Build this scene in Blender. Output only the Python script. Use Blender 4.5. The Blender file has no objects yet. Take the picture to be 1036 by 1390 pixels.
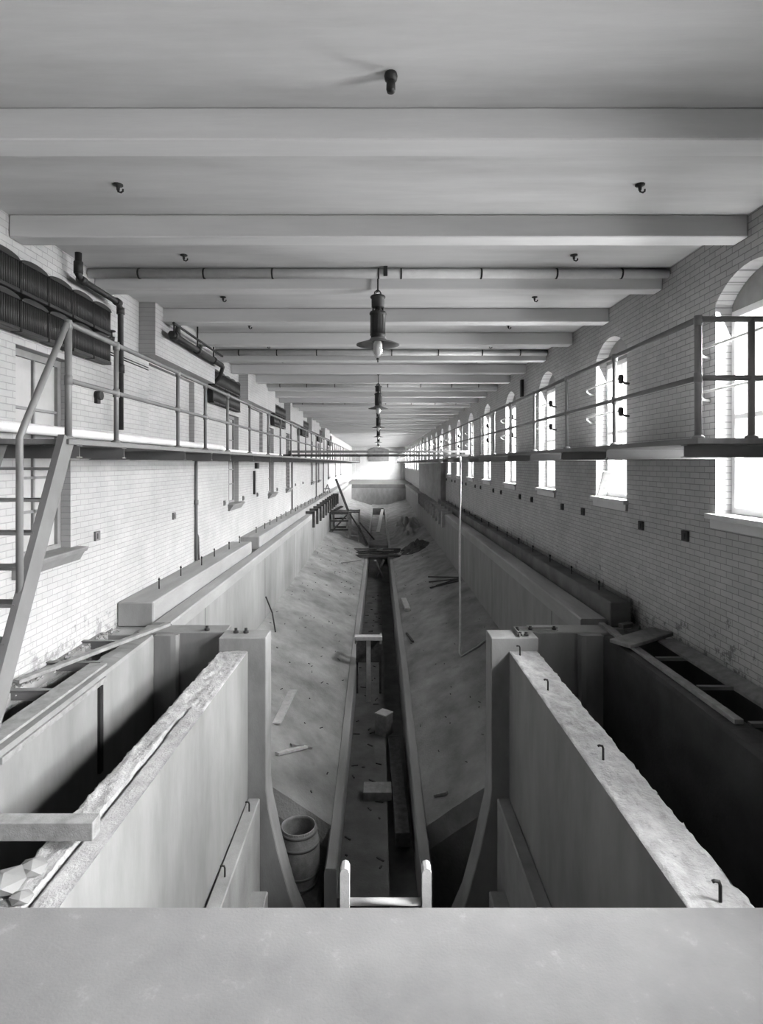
import bpy, bmesh, math, random
from mathutils import Vector, Matrix, noise
random.seed(7)
S = bpy.context.scene
COL = S.collection
PI = math.pi
EYE = 2.6            # eye height above the ground floor
F = 800.0            # focal length in pixels of the 1036 px wide frame
W = 4.25             # half width of the hall
TW = 3.35            # half width of the tank
END = 95.0           # far wall
TEND = 73.0          # far end of the tank

def P(px, py, Y):
    return Vector(((px - 514) / F * Y, Y, EYE - (py - 629) / F * Y))

ONES = ['', 'first', 'second', 'third', 'fourth', 'fifth', 'sixth', 'seventh', 'eighth', 'ninth', 'tenth', 'eleventh',
        'twelfth', 'thirteenth', 'fourteenth', 'fifteenth', 'sixteenth', 'seventeenth', 'eighteenth', 'nineteenth']
def nth(n):
    if n < 20: return ONES[n]
    t = {2: 'twent', 3: 'thirt', 4: 'fort', 5: 'fift', 6: 'sixt', 7: 'sevent'}[n // 10]
    return t + 'ieth' if n % 10 == 0 else t + 'y-' + ONES[n % 10]

# ------------------------------------------------------------------ mesh builder
class MB:
    def __init__(s): s.v = []; s.f = []; s.sm = []
    def add(s, vs, fs, smooth=False):
        o = len(s.v); s.v += [tuple(v) for v in vs]
        for f in fs: s.f.append([i + o for i in f]); s.sm.append(smooth)
        return s
    def box(s, x0, x1, y0, y1, z0, z1):
        return s.add([(x0,y0,z0),(x1,y0,z0),(x1,y1,z0),(x0,y1,z0),(x0,y0,z1),(x1,y0,z1),(x1,y1,z1),(x0,y1,z1)],
                     [(3,2,1,0),(4,5,6,7),(0,1,5,4),(1,2,6,5),(2,3,7,6),(3,0,4,7)])
    def beam(s, a, b, w, h, roll=0.0):
        """rectangular bar from a to b, w wide sideways, h high"""
        a = Vector(a); b = Vector(b); d = (b - a).normalized()
        up = Vector((0,0,1)) if abs(d.z) < .95 else Vector((0,1,0))
        sd = d.cross(up).normalized(); up = sd.cross(d)
        if roll:
            R = Matrix.Rotation(roll, 3, d); sd = R @ sd; up = R @ up
        q = [sd*(-w/2)-up*(h/2), sd*(w/2)-up*(h/2), sd*(w/2)+up*(h/2), sd*(-w/2)+up*(h/2)]
        return s.add([a+k for k in q] + [b+k for k in q],
                     [(0,1,2,3),(7,6,5,4),(0,4,5,1),(1,5,6,2),(2,6,7,3),(3,7,4,0)])
    def tube(s, pts, r, n=10, caps=True):
        pts = [Vector(p) for p in pts]; rings = []
        ref = None
        for i, p in enumerate(pts):
            d = ((pts[i+1] - p) if i < len(pts)-1 else (p - pts[i-1])).normalized()
            if 0 < i < len(pts)-1: d = ((pts[i+1]-p).normalized() + (p-pts[i-1]).normalized()).normalized()
            if ref is None: ref = Vector((0,0,1)) if abs(d.z) < .9 else Vector((0,1,0))
            u = d.cross(ref).normalized(); v = u.cross(d).normalized(); ref = v
            rr = r[i] if isinstance(r, (list, tuple)) else r
            rings.append([p + u*math.cos(2*PI*k/n)*rr + v*math.sin(2*PI*k/n)*rr for k in range(n)])
        vs = [q for R in rings for q in R]; fs = []
        for i in range(len(pts)-1):
            for k in range(n):
                fs.append((i*n+k, (i+1)*n+k, (i+1)*n+(k+1) % n, i*n+(k+1) % n))
        o = len(s.v); s.add(vs, fs, True)
        if caps:
            s.f.append([o+k for k in range(n)]); s.sm.append(False)
            m = o+(len(pts)-1)*n; s.f.append([m+k for k in reversed(range(n))]); s.sm.append(False)
        return s
    def lathe(s, prof, c=(0,0,0), n=24):
        vs = []; fs = []
        for r, z in prof:
            for k in range(n):
                a = 2*PI*k/n; vs.append((c[0]+r*math.cos(a), c[1]+r*math.sin(a), c[2]+z))
        for i in range(len(prof)-1):
            for k in range(n):
                fs.append((i*n+k, i*n+(k+1) % n, (i+1)*n+(k+1) % n, (i+1)*n+k))
        return s.add(vs, fs, True)
    def prism(s, poly, a, b, axis='y'):
        """poly: 2d points; axis y -> (x,z) extruded in y; x -> (y,z) extruded in x; z -> (x,y) in z"""
        f3 = {'y': lambda p, t: (p[0], t, p[1]), 'x': lambda p, t: (t, p[0], p[1]), 'z': lambda p, t: (p[0], p[1], t)}[axis]
        n = len(poly)
        vs = [f3(p, a) for p in poly] + [f3(p, b) for p in poly]
        fs = [tuple(range(n)), tuple(range(2*n-1, n-1, -1))]
        for k in range(n): fs.append((k, (k+n), (k+1) % n + n, (k+1) % n))
        return s.add(vs, fs)
    def grid(s, rows, smooth=True):
        m = len(rows[0]); vs = [p for r in rows for p in r]; fs = []
        for i in range(len(rows)-1):
            for j in range(m-1):
                fs.append((i*m+j, i*m+j+1, (i+1)*m+j+1, (i+1)*m+j))
        return s.add(vs, fs, smooth)
    def build(s, name, material, parent=None, bevel=0, origin=True, normals=True):
        me = bpy.data.meshes.new(name)
        vs = [Vector(v) for v in s.v]
        loc = Vector((0,0,0))
        if parent is None and origin:
            xs = [v.x for v in vs]; ys = [v.y for v in vs]; zs = [v.z for v in vs]
            loc = Vector(((min(xs)+max(xs))/2, (min(ys)+max(ys))/2, min(zs)))
        elif parent is not None:
            loc0 = parent.get('_o'); off = Vector(loc0) if loc0 else Vector((0,0,0))
            vs = [v - off for v in vs]
        me.from_pydata([v - loc for v in vs] if parent is None else vs, [], s.f)
        me.polygons.foreach_set('use_smooth', s.sm)
        bm = bmesh.new(); bm.from_mesh(me)
        if normals: bmesh.ops.recalc_face_normals(bm, faces=bm.faces)
        if bevel:
            es = [e for e in bm.edges if len(e.link_faces) == 2 and e.calc_face_angle(0) > .6]
            bmesh.ops.bevel(bm, geom=es, offset=bevel, segments=1, affect='EDGES', clamp_overlap=True)
        bm.to_mesh(me); bm.free()
        me.materials.append(material)
        o = bpy.data.objects.new(name, me); COL.objects.link(o)
        if parent is None: o.location = loc
        else:
            o.parent = parent
            if parent.get('_o'): o['_o'] = list(parent['_o'])
        return o

def tag(o, label=None, cat=None, group=None, kind=None):
    if label: o['label'] = label
    if cat: o['category'] = cat
    if group: o['group'] = group
    if kind: o['kind'] = kind
    return o
def thing(name, label, cat, loc=(0,0,0), group=None, kind=None):
    """an Empty at the thing's base; parts are then built in world coordinates and moved under it"""
    o = bpy.data.objects.new(name, None); COL.objects.link(o)
    o.location = loc; o.empty_display_size = .1
    o['_o'] = list(loc)
    return tag(o, label, cat, group, kind)
def dup(root, delta, label, group=None):
    r = root.copy(); COL.objects.link(r); r.location = root.location + Vector(delta)
    r['label'] = label
    if group: r['group'] = group
    for ch in root.children:
        c = ch.copy(); COL.objects.link(c); c.parent = r
        for g in ch.children:
            d = g.copy(); COL.objects.link(d); d.parent = c
    return r
def solo(name, mb, m, label, cat, group=None, kind=None, bevel=0, origin=True):
    return tag(mb.build(name, m, None, bevel, origin), label, cat, group, kind)

# ------------------------------------------------------------------ materials
def new_mat(name):
    m = bpy.data.materials.new(name); m.use_nodes = True
    nt = m.node_tree; b = nt.nodes['Principled BSDF']
    b.inputs['Specular IOR Level'].default_value = .25
    return m, nt, b
def L(nt, a, b): nt.links.new(a, b)
def grey(v, a=1): return (v, v, v, a)

def surf(name, lo, hi, scale=3, stretch=(1,1,1), bump=.2, rough=.85, detail=6, fine=40, metal=0, spots=0.0, spot_scale=2.0, spot_col=.1, spec=.25):
    m, nt, b = new_mat(name); N = nt.nodes
    tc = N.new('ShaderNodeTexCoord'); mp = N.new('ShaderNodeMapping'); mp.inputs['Scale'].default_value = stretch
    L(nt, tc.outputs['Object'], mp.inputs['Vector'])
    n1 = N.new('ShaderNodeTexNoise'); n1.inputs['Scale'].default_value = scale; n1.inputs['Detail'].default_value = detail; n1.inputs['Roughness'].default_value = .62
    L(nt, mp.outputs['Vector'], n1.inputs['Vector'])
    r = N.new('ShaderNodeValToRGB'); r.color_ramp.elements[0].position = .3; r.color_ramp.elements[1].position = .72
    r.color_ramp.elements[0].color = grey(lo); r.color_ramp.elements[1].color = grey(hi)
    L(nt, n1.outputs['Fac'], r.inputs['Fac'])
    out = r.outputs['Color']
    if spots:
        n3 = N.new('ShaderNodeTexNoise'); n3.inputs['Scale'].default_value = spot_scale; n3.inputs['Detail'].default_value = 8; n3.inputs['Roughness'].default_value = .7
        L(nt, tc.outputs['Object'], n3.inputs['Vector'])
        r3 = N.new('ShaderNodeValToRGB'); r3.color_ramp.elements[0].position = .60; r3.color_ramp.elements[1].position = .68
        r3.color_ramp.elements[0].color = grey(0); r3.color_ramp.elements[1].color = grey(spots)
        L(nt, n3.outputs['Fac'], r3.inputs['Fac'])
        mx = N.new('ShaderNodeMix'); mx.data_type = 'RGBA'; mx.inputs['B'].default_value = grey(spot_col)
        L(nt, r3.outputs['Color'], mx.inputs['Factor']); L(nt, out, mx.inputs['A']); out = mx.outputs['Result']
    L(nt, out, b.inputs['Base Color'])
    n2 = N.new('ShaderNodeTexNoise'); n2.inputs['Scale'].default_value = fine; n2.inputs['Detail'].default_value = 4
    L(nt, mp.outputs['Vector'], n2.inputs['Vector'])
    bp = N.new('ShaderNodeBump'); bp.inputs['Strength'].default_value = bump; bp.inputs['Distance'].default_value = .01
    ad = N.new('ShaderNodeMath'); ad.operation = 'MULTIPLY_ADD'; ad.inputs[1].default_value = 2.0
    L(nt, n1.outputs['Fac'], ad.inputs[0]); L(nt, n2.outputs['Fac'], ad.inputs[2])
    L(nt, ad.outputs[0], bp.inputs['Height']); L(nt, bp.outputs['Normal'], b.inputs['Normal'])
    b.inputs['Roughness'].default_value = rough; b.inputs['Metallic'].default_value = metal
    b.inputs['Specular IOR Level'].default_value = spec
    return m

def brick(name, c1, c2, mortar, axes, wear=0.5, wear_top=1.3, bump=.5):
    """painted brick; axes picks which object axes run along the wall"""
    m, nt, b = new_mat(name); N = nt.nodes
    tc = N.new('ShaderNodeTexCoord'); sp = N.new('ShaderNodeSeparateXYZ'); cb = N.new('ShaderNodeCombineXYZ')
    L(nt, tc.outputs['Object'], sp.inputs[0])
    L(nt, sp.outputs[axes[0]], cb.inputs[0]); L(nt, sp.outputs[axes[1]], cb.inputs[1])
    br = N.new('ShaderNodeTexBrick'); br.inputs['Scale'].default_value = 1
    br.inputs['Brick Width'].default_value = .24; br.inputs['Row Height'].default_value = .08
    br.inputs['Mortar Size'].default_value = .006; br.inputs['Mortar Smooth'].default_value = .4
    br.inputs['Color1'].default_value = grey(c1); br.inputs['Color2'].default_value = grey(c2); br.inputs['Mortar'].default_value = grey(mortar)
    L(nt, cb.outputs[0], br.inputs['Vector'])
    n1 = N.new('ShaderNodeTexNoise'); n1.inputs['Scale'].default_value = 1.2; n1.inputs['Detail'].default_value = 7; n1.inputs['Roughness'].default_value = .65
    L(nt, tc.outputs['Object'], n1.inputs['Vector'])
    mr = N.new('ShaderNodeMapRange'); mr.inputs['From Min'].default_value = .3; mr.inputs['From Max'].default_value = .7
    mr.inputs['To Min'].default_value = .86; mr.inputs['To Max'].default_value = 1.06
    L(nt, n1.outputs['Fac'], mr.inputs['Value'])
    mul = N.new('ShaderNodeMix'); mul.data_type = 'RGBA'; mul.blend_type = 'MULTIPLY'; mul.inputs['Factor'].default_value = 1
    L(nt, br.outputs['Color'], mul.inputs['A']); L(nt, mr.outputs['Result'], mul.inputs['B'])
    out = mul.outputs['Result']
    # paint flaked off low on the wall: irregular patches, thinning out upward
    n2 = N.new('ShaderNodeTexNoise'); n2.inputs['Scale'].default_value = 5; n2.inputs['Detail'].default_value = 9; n2.inputs['Roughness'].default_value = .75
    L(nt, tc.outputs['Object'], n2.inputs['Vector'])
    zr = N.new('ShaderNodeMapRange'); zr.inputs['From Min'].default_value = .1; zr.inputs['From Max'].default_value = wear_top
    zr.inputs['To Min'].default_value = .09; zr.inputs['To Max'].default_value = -.14
    L(nt, sp.outputs['Z'], zr.inputs['Value'])
    ad = N.new('ShaderNodeMath'); ad.operation = 'ADD'
    L(nt, n2.outputs['Fac'], ad.inputs[0]); L(nt, zr.outputs['Result'], ad.inputs[1])
    rr = N.new('ShaderNodeValToRGB'); rr.color_ramp.elements[0].position = .6; rr.color_ramp.elements[1].position = .66
    rr.color_ramp.elements[0].color = grey(0); rr.color_ramp.elements[1].color = grey(wear)
    L(nt, ad.outputs[0], rr.inputs['Fac'])
    mx = N.new('ShaderNodeMix'); mx.data_type = 'RGBA'; mx.inputs['B'].default_value = grey(.12)
    L(nt, rr.outputs['Color'], mx.inputs['Factor']); L(nt, out, mx.inputs['A'])
    L(nt, mx.outputs['Result'], b.inputs['Base Color'])
    bp = N.new('ShaderNodeBump'); bp.inputs['Strength'].default_value = bump; bp.inputs['Distance'].default_value = .008; bp.invert = True
    L(nt, br.outputs['Fac'], bp.inputs['Height'])
    bp2 = N.new('ShaderNodeBump'); bp2.inputs['Strength'].default_value = .25; bp2.inputs['Distance'].default_value = .01
    L(nt, n2.outputs['Fac'], bp2.inputs['Height']); L(nt, bp.outputs['Normal'], bp2.inputs['Normal'])
    L(nt, bp2.outputs['Normal'], b.inputs['Normal'])
    b.inputs['Roughness'].default_value = .7
    return m

def joints(m, period, phase, axis='Y', width=.02):
    """thin dark casting joints every `period` metres along an axis"""
    nt = m.node_tree; N = nt.nodes; b = N['Principled BSDF']
    src = b.inputs['Base Color'].links[0].from_socket
    tc = N.new('ShaderNodeTexCoord'); sp = N.new('ShaderNodeSeparateXYZ'); L(nt, tc.outputs['Object'], sp.inputs[0])
    a = N.new('ShaderNodeMath'); a.operation = 'SUBTRACT'; a.inputs[1].default_value = phase; L(nt, sp.outputs[axis], a.inputs[0])
    w = N.new('ShaderNodeMath'); w.operation = 'PINGPONG'; w.inputs[1].default_value = period/2; L(nt, a.outputs[0], w.inputs[0])
    c = N.new('ShaderNodeMath'); c.operation = 'LESS_THAN'; c.inputs[1].default_value = width; L(nt, w.outputs[0], c.inputs[0])
    mx = N.new('ShaderNodeMix'); mx.data_type = 'RGBA'; mx.inputs['B'].default_value = grey(.06)
    L(nt, c.outputs[0], mx.inputs['Factor']); L(nt, src, mx.inputs['A']); L(nt, mx.outputs['Result'], b.inputs['Base Color'])
    return m

M = {}
M['brick_l'] = brick('painted_brick_left', .47, .44, .345, ('Y','Z'), .55, 1.0)
M['brick_r'] = brick('painted_brick_right', .50, .44, .24, ('Y','Z'), .75, 1.7)
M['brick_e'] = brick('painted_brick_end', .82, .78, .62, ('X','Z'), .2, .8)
M['ceil'] = surf('whitewashed_concrete', .55, .72, 1.6, (.25,1.6,1), .12, .9, 7, 30)
M['beam'] = surf('whitewashed_beam', .64, .78, 1.6, (.2,2,2), .1, .9, 6, 30)
M['conc_light'] = surf('pale_concrete', .21, .33, 2.2, (1,1,.5), .25, .9, 8, 60, spots=.35, spot_scale=3.0, spot_col=.3)
M['conc_top'] = surf('rough_mortar_top', .27, .44, 6, (1,1,1), .8, .95, 9, 45, spots=.6, spot_scale=4.5, spot_col=.2)
M['conc_smooth'] = surf('trowelled_cement', .165, .275, 1.3, (1,1,.3), .12, .8, 7, 30)
M['conc_tank'] = joints(surf('board_marked_concrete', .20, .28, 1.5, (1,1.2,.35), .3, .9, 8, 30), 6.0, 5.4, 'Y', .018)
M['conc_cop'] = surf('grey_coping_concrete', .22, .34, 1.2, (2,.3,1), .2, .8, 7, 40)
M['conc_dark'] = surf('damp_concrete', .08, .18, 1.3, (1,1,1), .3, .9, 8, 30)  # plain dark concrete tone, randomly mottled
M['bed'] = surf('rough_cement_bed', .17, .34, 1.1, (1.3,1,1), 1.0, .95, 10, 22, spots=.5, spot_scale=1.4, spot_col=.18)
M['trough'] = surf('muddy_cement', .08, .15, 1.6, (1,1,1), .5, .9, 9, 30, spots=.5, spot_scale=3, spot_col=.1)
M['tar'] = surf('tarred_concrete', .03, .07, 1.3, (1,1,1), .3, .9, 8, 30)  # near-black colour that paints shade into the right pit and trench
M['earth'] = surf('loose_earth', .03, .08, 3, (1,1,1), 1, 1, 9, 25)
M['slab'] = surf('pale_floor_concrete', .14, .20, 1.5, (1,1,1), .2, .85, 8, 60, spots=.25, spot_scale=6, spot_col=.3)
M['wood_pale'] = surf('fresh_sawn_pine', .36, .50, 3, (3,3,3), .15, .75, 6, 30)
M['wood_grey'] = surf('weathered_timber', .18, .30, 3, (3,3,3), .25, .85, 6, 30)
M['wood_dark'] = surf('dark_wet_timber', .04, .09, 3, (3,3,3), .25, .85, 6, 30)
M['steel'] = surf('grey_painted_steel', .13, .18, 2, (1,1,1), .05, .5, 4, 40, metal=0, spec=.4)
M['steel_r'] = surf('grey_painted_pipe', .15, .21, 2, (1,1,1), .04, .45, 4, 40, spec=.4)
M['deckw'] = surf('grey_walkway_boards', .15, .22, 2, (4,.4,1), .1, .8, 5, 40)
M['iron'] = surf('black_iron', .012, .03, 4, (1,1,1), .15, .55, 5, 60, spec=.4)
M['radiator'] = surf('dark_radiator_iron', .018, .032, 3, (1,1,1), .08, .5, 5, 60, spec=.35)
M['white_pipe'] = surf('white_pipe_lagging', .62, .76, 3, (1,1,1), .2, .8, 6, 30, spots=.25, spot_scale=3, spot_col=.35)
M['paint'] = surf('pale_window_paint', .62, .72, 3, (1,1,1), .05, .55, 4, 40, spec=.4)
M['paint_grey'] = surf('grey_window_paint', .20, .28, 3, (1,1,1), .05, .6, 4, 40, spec=.4)
M['white_pane'] = surf('whitened_pane', .40, .48, 2, (1,1,1), .03, .35, 5, 40, spec=.5)
def glass():
    m, nt, b = new_mat('window_glass'); N = nt.nodes; N.remove(b)
    t = N.new('ShaderNodeBsdfTransparent'); g = N.new('ShaderNodeBsdfGlossy'); g.inputs['Roughness'].default_value = .05
    t.inputs['Color'].default_value = grey(.95)
    x = N.new('ShaderNodeMixShader'); x.inputs[0].default_value = .06
    L(nt, t.outputs[0], x.inputs[1]); L(nt, g.outputs[0], x.inputs[2]); L(nt, x.outputs[0], N['Material Output'].inputs['Surface'])
    return m
M['glass'] = glass()
def opal():
    m, nt, b = new_mat('opal_globe')
    b.inputs['Base Color'].default_value = grey(.85); b.inputs['Roughness'].default_value = .2
    b.inputs['Transmission Weight'].default_value = .25
    return m
M['opal'] = opal()

# ------------------------------------------------------------------ room shell
CZ = EYE + 2.86       # slab underside
BZ = EYE + 2.60       # beam underside
Y0, PITCH, WW = 10.09, 4.08, 1.42
SILL, SPRING, APEX = EYE - .65, EYE + 2.0, EYE + 2.31
WK = [k for k in range(-3, 21)]
BACK = -5.0
def arch(y0, y1, zs, za, n=12):
    c = (y0+y1)/2; h = (y1-y0)/2; r = za - zs; R = (h*h + r*r)/(2*r); cz = za - R
    a = math.asin(h/R)
    return [(c + R*math.sin(-a + 2*a*i/n), cz + R*math.cos(-a + 2*a*i/n)) for i in range(n+1)]
TH = .36; DEEP = -5.2
wr = MB(); prev = BACK
PANEL = (37.3, 57.0)
for k in WK:
    a = Y0 + PITCH*k; b = a + WW
    wr.box(W, W+TH, prev, a, DEEP, CZ)
    wr.box(W, W+TH, a, b, DEEP, SILL)
    wr.prism([(a, CZ)] + arch(a, b, SPRING, APEX) + [(b, CZ)], W, W+TH, 'x')
    prev = b
wr.box(W, W+TH, prev, END, DEEP, CZ)
solo('wall_right', wr, M['brick_r'], 'white painted brick wall with arched windows on the right side', 'wall', None, 'structure', 0, False)

LWIN = [(-3.0, -1.8), (2.6, 3.8), (6.9, 8.13), (16.7, 17.9), (22.7, 23.9), (27.0, 28.2), (37.0, 38.2), (41.1, 42.3), (49.3, 50.5), (57.4, 58.6), (65.6, 66.8)]
LSILL, LTOP = EYE - 1.18, EYE + 1.40
REC = [(10.9 + 8.3*i, 13.6 + 8.3*i) for i in range(6)]
wl = MB(); cuts = sorted([(a, b, LSILL, LTOP) for a, b in LWIN] + [(REC[0][0], REC[0][1], EYE+.24, EYE+1.86)] + [(19.2, 21.6, EYE+.24, EYE+1.86), (29.2, 31.6, EYE+.24, EYE+1.86)])
prev = BACK
for a, b, z0, z1 in cuts:
    wl.box(-W-TH, -W, prev, a, DEEP, CZ)
    wl.box(-W-TH, -W, a, b, DEEP, z0); wl.box(-W-TH, -W, a, b, z1, CZ)
    if (a, b) not in LWIN: wl.box(-W-TH, -W-.12, a, b, z0, z1)
    prev = b
wl.box(-W-TH, -W, prev, END, DEEP, CZ)
solo('wall_left', wl, M['brick_l'], 'white painted brick wall with radiators and blind recesses on the left side', 'wall', None, 'structure', 0, False)
# corbelled thicker upper wall between the radiator banks
for i, (a, b) in enumerate([(10.45, 14.25), (17.9, 22.6), (26.5, 31.0), (35.0, 39.4), (43.5, 48.0)]):
    solo('trim_%d' % (i+1), MB().box(-W+.001, -W+.29, a, b, EYE+1.93, CZ-.001), M['brick_l'],
         'projecting white brick wall section below the ceiling, %s along the left wall' % nth(i+1), 'wall section', 'projecting wall sections', 'structure', 0, False)
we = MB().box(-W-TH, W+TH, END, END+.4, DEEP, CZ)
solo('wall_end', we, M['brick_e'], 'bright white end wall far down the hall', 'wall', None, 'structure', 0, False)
solo('wall_front', MB().box(-W-TH, W+TH, BACK-.4, BACK, DEEP, CZ), M['conc_dark'], 'white brick wall closing the hall behind the viewpoint', 'wall', None, 'structure', 0, False)  # out of view; dark colour chosen to cut bounced light
solo('ceiling', MB().box(-W-TH, W+TH, BACK-.4, END+.4, CZ, CZ+.25), M['ceil'], 'whitewashed concrete ceiling slab between the beams', 'ceiling', None, 'structure', 0, False)
n = 0
for k in range(-4, 45):
    y = 4.73 + 2.04*k
    if y < BACK + .3 or y > END - .5: continue
    n += 1
    solo('trim_%d' % (n+10), MB().box(-W+.001, W-.001, y, y+.27, BZ, CZ-.001), M['beam'],
         'whitewashed ceiling beam spanning the hall, %s from the viewpoint end' % nth(n), 'beam', 'ceiling beams', 'structure', .012, False)
# far wall: dark arched loft opening and two piers
ar = arch(-1.65, 1.65, EYE+2.2, EYE+2.55)
d = MB().prism([(-1.65, EYE+.3), (1.65, EYE+.3)] + ar[::-1], END-.12, END-.005, 'y')
solo('door_1', d, M['paint_grey'], 'grey arched loft door high on the far end wall', 'door', None, 'structure', 0, False)
for sx, w in ((-1, 'left'), (1, 'right')):
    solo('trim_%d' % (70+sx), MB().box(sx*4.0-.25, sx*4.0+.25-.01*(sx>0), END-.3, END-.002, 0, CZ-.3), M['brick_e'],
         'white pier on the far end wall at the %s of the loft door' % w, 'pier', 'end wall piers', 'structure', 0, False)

# right windows
for i, k in enumerate(WK):
    a = Y0 + PITCH*k; b = a + WW; x0, x1 = W+.20, W+.27
    wn = thing('window_%d' % (i+1), 'arched window with bright glass in the right wall, %s from the viewpoint end' % nth(i+1), 'window', (W+.2, (a+b)/2, SILL), 'arched windows of the right wall', 'structure')
    fr = MB()
    g = .005
    fr.box(x0, x1, a+g, a+.08, SILL+.02, SPRING-.1); fr.box(x0, x1, b-.08, b-g, SILL+.02, SPRING-.1)
    fr.box(x0, x1, a+.08, b-.08, SILL+.02, SILL+.10); fr.box(x0, x1, a+.08, b-.08, SPRING-.18, SPRING-.1)
    fr.box(x0+.01, x1-.01, (a+b)/2-.02, (a+b)/2+.02, SILL+.1, SPRING-.18)
    fr.box(x0-.01, x1, a+.08, b-.08, EYE+.55, EYE+.61)
    fo = fr.build('window_frame', M['paint'], wn)
    lun = MB().prism([(a+g, SPRING-.1)] + [(p, q-.006) for p, q in arch(a+g, b-g, SPRING, APEX)] + [(b-g, SPRING-.1)], x0+.01, x1, 'x')
    lun.build('arched_head_board', M['paint_grey'], wn)['label'] = 'grey board filling the arch'
    MB().box(W+.23, W+.236, a+.08, b-.08, SILL+.1, SPRING-.18).build('pane', M['glass'], fo)
    sl = MB().box(W-.09, W+.27, a-.08, b+.10, SILL-.05, SILL+.015); sl.box(W-.04, W-.001, a-.04, b+.06, SILL-.17, SILL-.05)
    sl.build('window_sill', M['paint'], wn, bevel=.004)
# left windows
for i, (a, b) in enumerate(LWIN):
    wn = thing('window_%d' % (i+31), 'whitened sash window in the left wall, %s from the viewpoint end' % nth(i+1), 'window', (-W-.2, (a+b)/2, LSILL), 'sash windows of the left wall', 'structure')
    fr = MB(); x0, x1 = -W-.2, -W-.13; g = .004
    fr.box(x0, x1, a+g, a+.09, LSILL, LTOP-g); fr.box(x0, x1, b-.09, b-g, LSILL, LTOP-g)
    fr.box(x0, x1, a+.09, b-.09, LSILL, LSILL+.08); fr.box(x0, x1, a+.09, b-.09, LTOP-.09, LTOP-g)
    fr.box(x0+.01, x1-.01, (a+b)/2-.018, (a+b)/2+.018, LSILL+.08, LTOP-.09)
    for z in (.55, .98, 1.4, 1.85): fr.box(x0+.01, x1-.01, a+.09, b-.09, LSILL+z, LSILL+z+.035)
    fo = fr.build('window_frame', M['paint_grey'], wn)
    MB().box(-W-.19, -W-.175, a+.07, b-.07, LSILL+.05, LTOP-.06).build('pane', M['white_pane'], fo)
    sl = MB().prism([(-W-.2, LSILL-.05), (-W+.14, LSILL-.05), (-W+.16, LSILL-.005), (-W+.16, LSILL+.012), (-W-.2, LSILL+.025)], a-.1, b+.18, 'y')
    sl.prism([(-W+.002, LSILL-.17), (-W+.05, LSILL-.17), (-W+.12, LSILL-.05), (-W+.002, LSILL-.05)], a-.08, b+.16, 'y')
    sl.build('window_sill', M['paint_grey'], wn)

# ------------------------------------------------------------------ floors and tank
DEEP = -5.2
SLABY = 3.46
fl = MB().box(-W, W, BACK, SLABY, -.35, 0)
solo('floor', fl, M['slab'], 'pale concrete floor slab at the near end of the tank', 'floor', None, 'structure', .012, False)
solo('floor_end', MB().box(-W, W, TEND+.345, END, -1.0, 0), M['slab'], 'bright floor beyond the far end of the tank', 'floor', None, 'structure', 0, False)
solo('floor_pit', MB().box(-W-TH, W+TH, BACK-.4, END+.4, DEEP-.3, DEEP), M['earth'], 'dark earth bottom of the pits at the near end', 'floor', None, 'structure', 0, False)
# long tank side walls, with the ground behind them
for sx, w in ((-1, 'left'), (1, 'right')):
    x0, x1 = sorted((sx*TW, sx*W))
    mb = MB().box(x0, x1, 9.32, TEND+.35, DEEP, -.06)
    mb.box(x0, x1, TEND+.351, END, DEEP, -1.01)
    solo('tank_wall', mb, M['conc_tank'], 'long board-marked concrete side wall of the tank on the %s' % w, 'wall', 'long tank walls', None, 0, False)
def DE(Y):   # depth below the eye of the trough lip
    if Y < 10: return 6.2
    if Y < 16.7: return 6.2 - (Y-10)/6.7*.53
    if Y < 34: return 5.67 - (Y-16.7)/17.3*.11
    return 5.56
def bedz(x, Y):
    ax = abs(x)
    base = 4.58
    t = (TW - ax)/(TW - .8); t = max(0, min(1, t))
    d = base + (DE(Y) - base)*(t**1.06)
    if Y > 46:
        s = min(1, (Y-46)/22.0); s = s*s*(3-2*s)
        far = 4.4 + .75*t**.8
        d = d*(1-s) + far*s
    z = EYE - d
    amp = .025 if Y < 38 else .10
    z += amp*noise.noise(Vector((x*1.3, Y*.5, 3.1))) + .012*noise.noise(Vector((x*6, Y*4, 1.7)))
    if x > 0 and Y > 38: z += .28*max(0, noise.noise(Vector((x*.8, Y*.18, 9.4)))) * min(1, (Y-38)/6) * t
    return z
ys = [10.05 + .12*i for i in range(60)]
while ys[-1] < TEND: ys.append(ys[-1] + .25 + (ys[-1]-17)*.01)
ys[-1] = TEND - .02
for sx, w in ((-1, 'left'), (1, 'right')):
    rows = []
    for Y in ys:
        rows.append([(sx*(TW-.004 - (TW-.80)*j/22), Y, bedz(sx*(TW - (TW-.80)*j/22), Y)) for j in range(23)])
    mb = MB().grid(rows)
    # broken near end of the bed
    r0 = rows[0]
    mb.grid([[(p[0], p[1], p[2]) for p in r0], [(p[0], p[1]-.12, p[2]-.35) for p in r0], [(p[0], p[1]-.1, DEEP+.02) for p in r0]], False)
    solo('tank_bed', mb, M['bed'], 'rough sloping tank bed between the trough and the %s tank wall' % w, 'ground', 'sloping tank beds', None, 0, False)
    # kerb beside the trough
    rows = []
    for Y in [8.97, 9.3, 9.7] + ys:
        if Y > 66: break
        z = EYE - DE(Y); 
        if Y > 46: z = max(z, bedz(.8*sx, Y) - .02)
        rows.append([(sx*.83, Y, z-.05), (sx*.80, Y, z+.035), (sx*.66, Y, z+.03), (sx*.64, Y, z+.01), (sx*.64, Y, EYE-7.25), (sx*.83, Y, EYE-7.25), (sx*.83, Y, z-.05)])
    kb = MB().grid(rows, False); kb.add(rows[0][:6], [(0,1,2,3,4,5)])
    solo('trough_kerb', kb, M['conc_cop'], 'narrow concrete kerb along the %s edge of the trough' % w, 'kerb', 'trough kerbs', None, 0, False)
TD = EYE - 6.62
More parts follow.
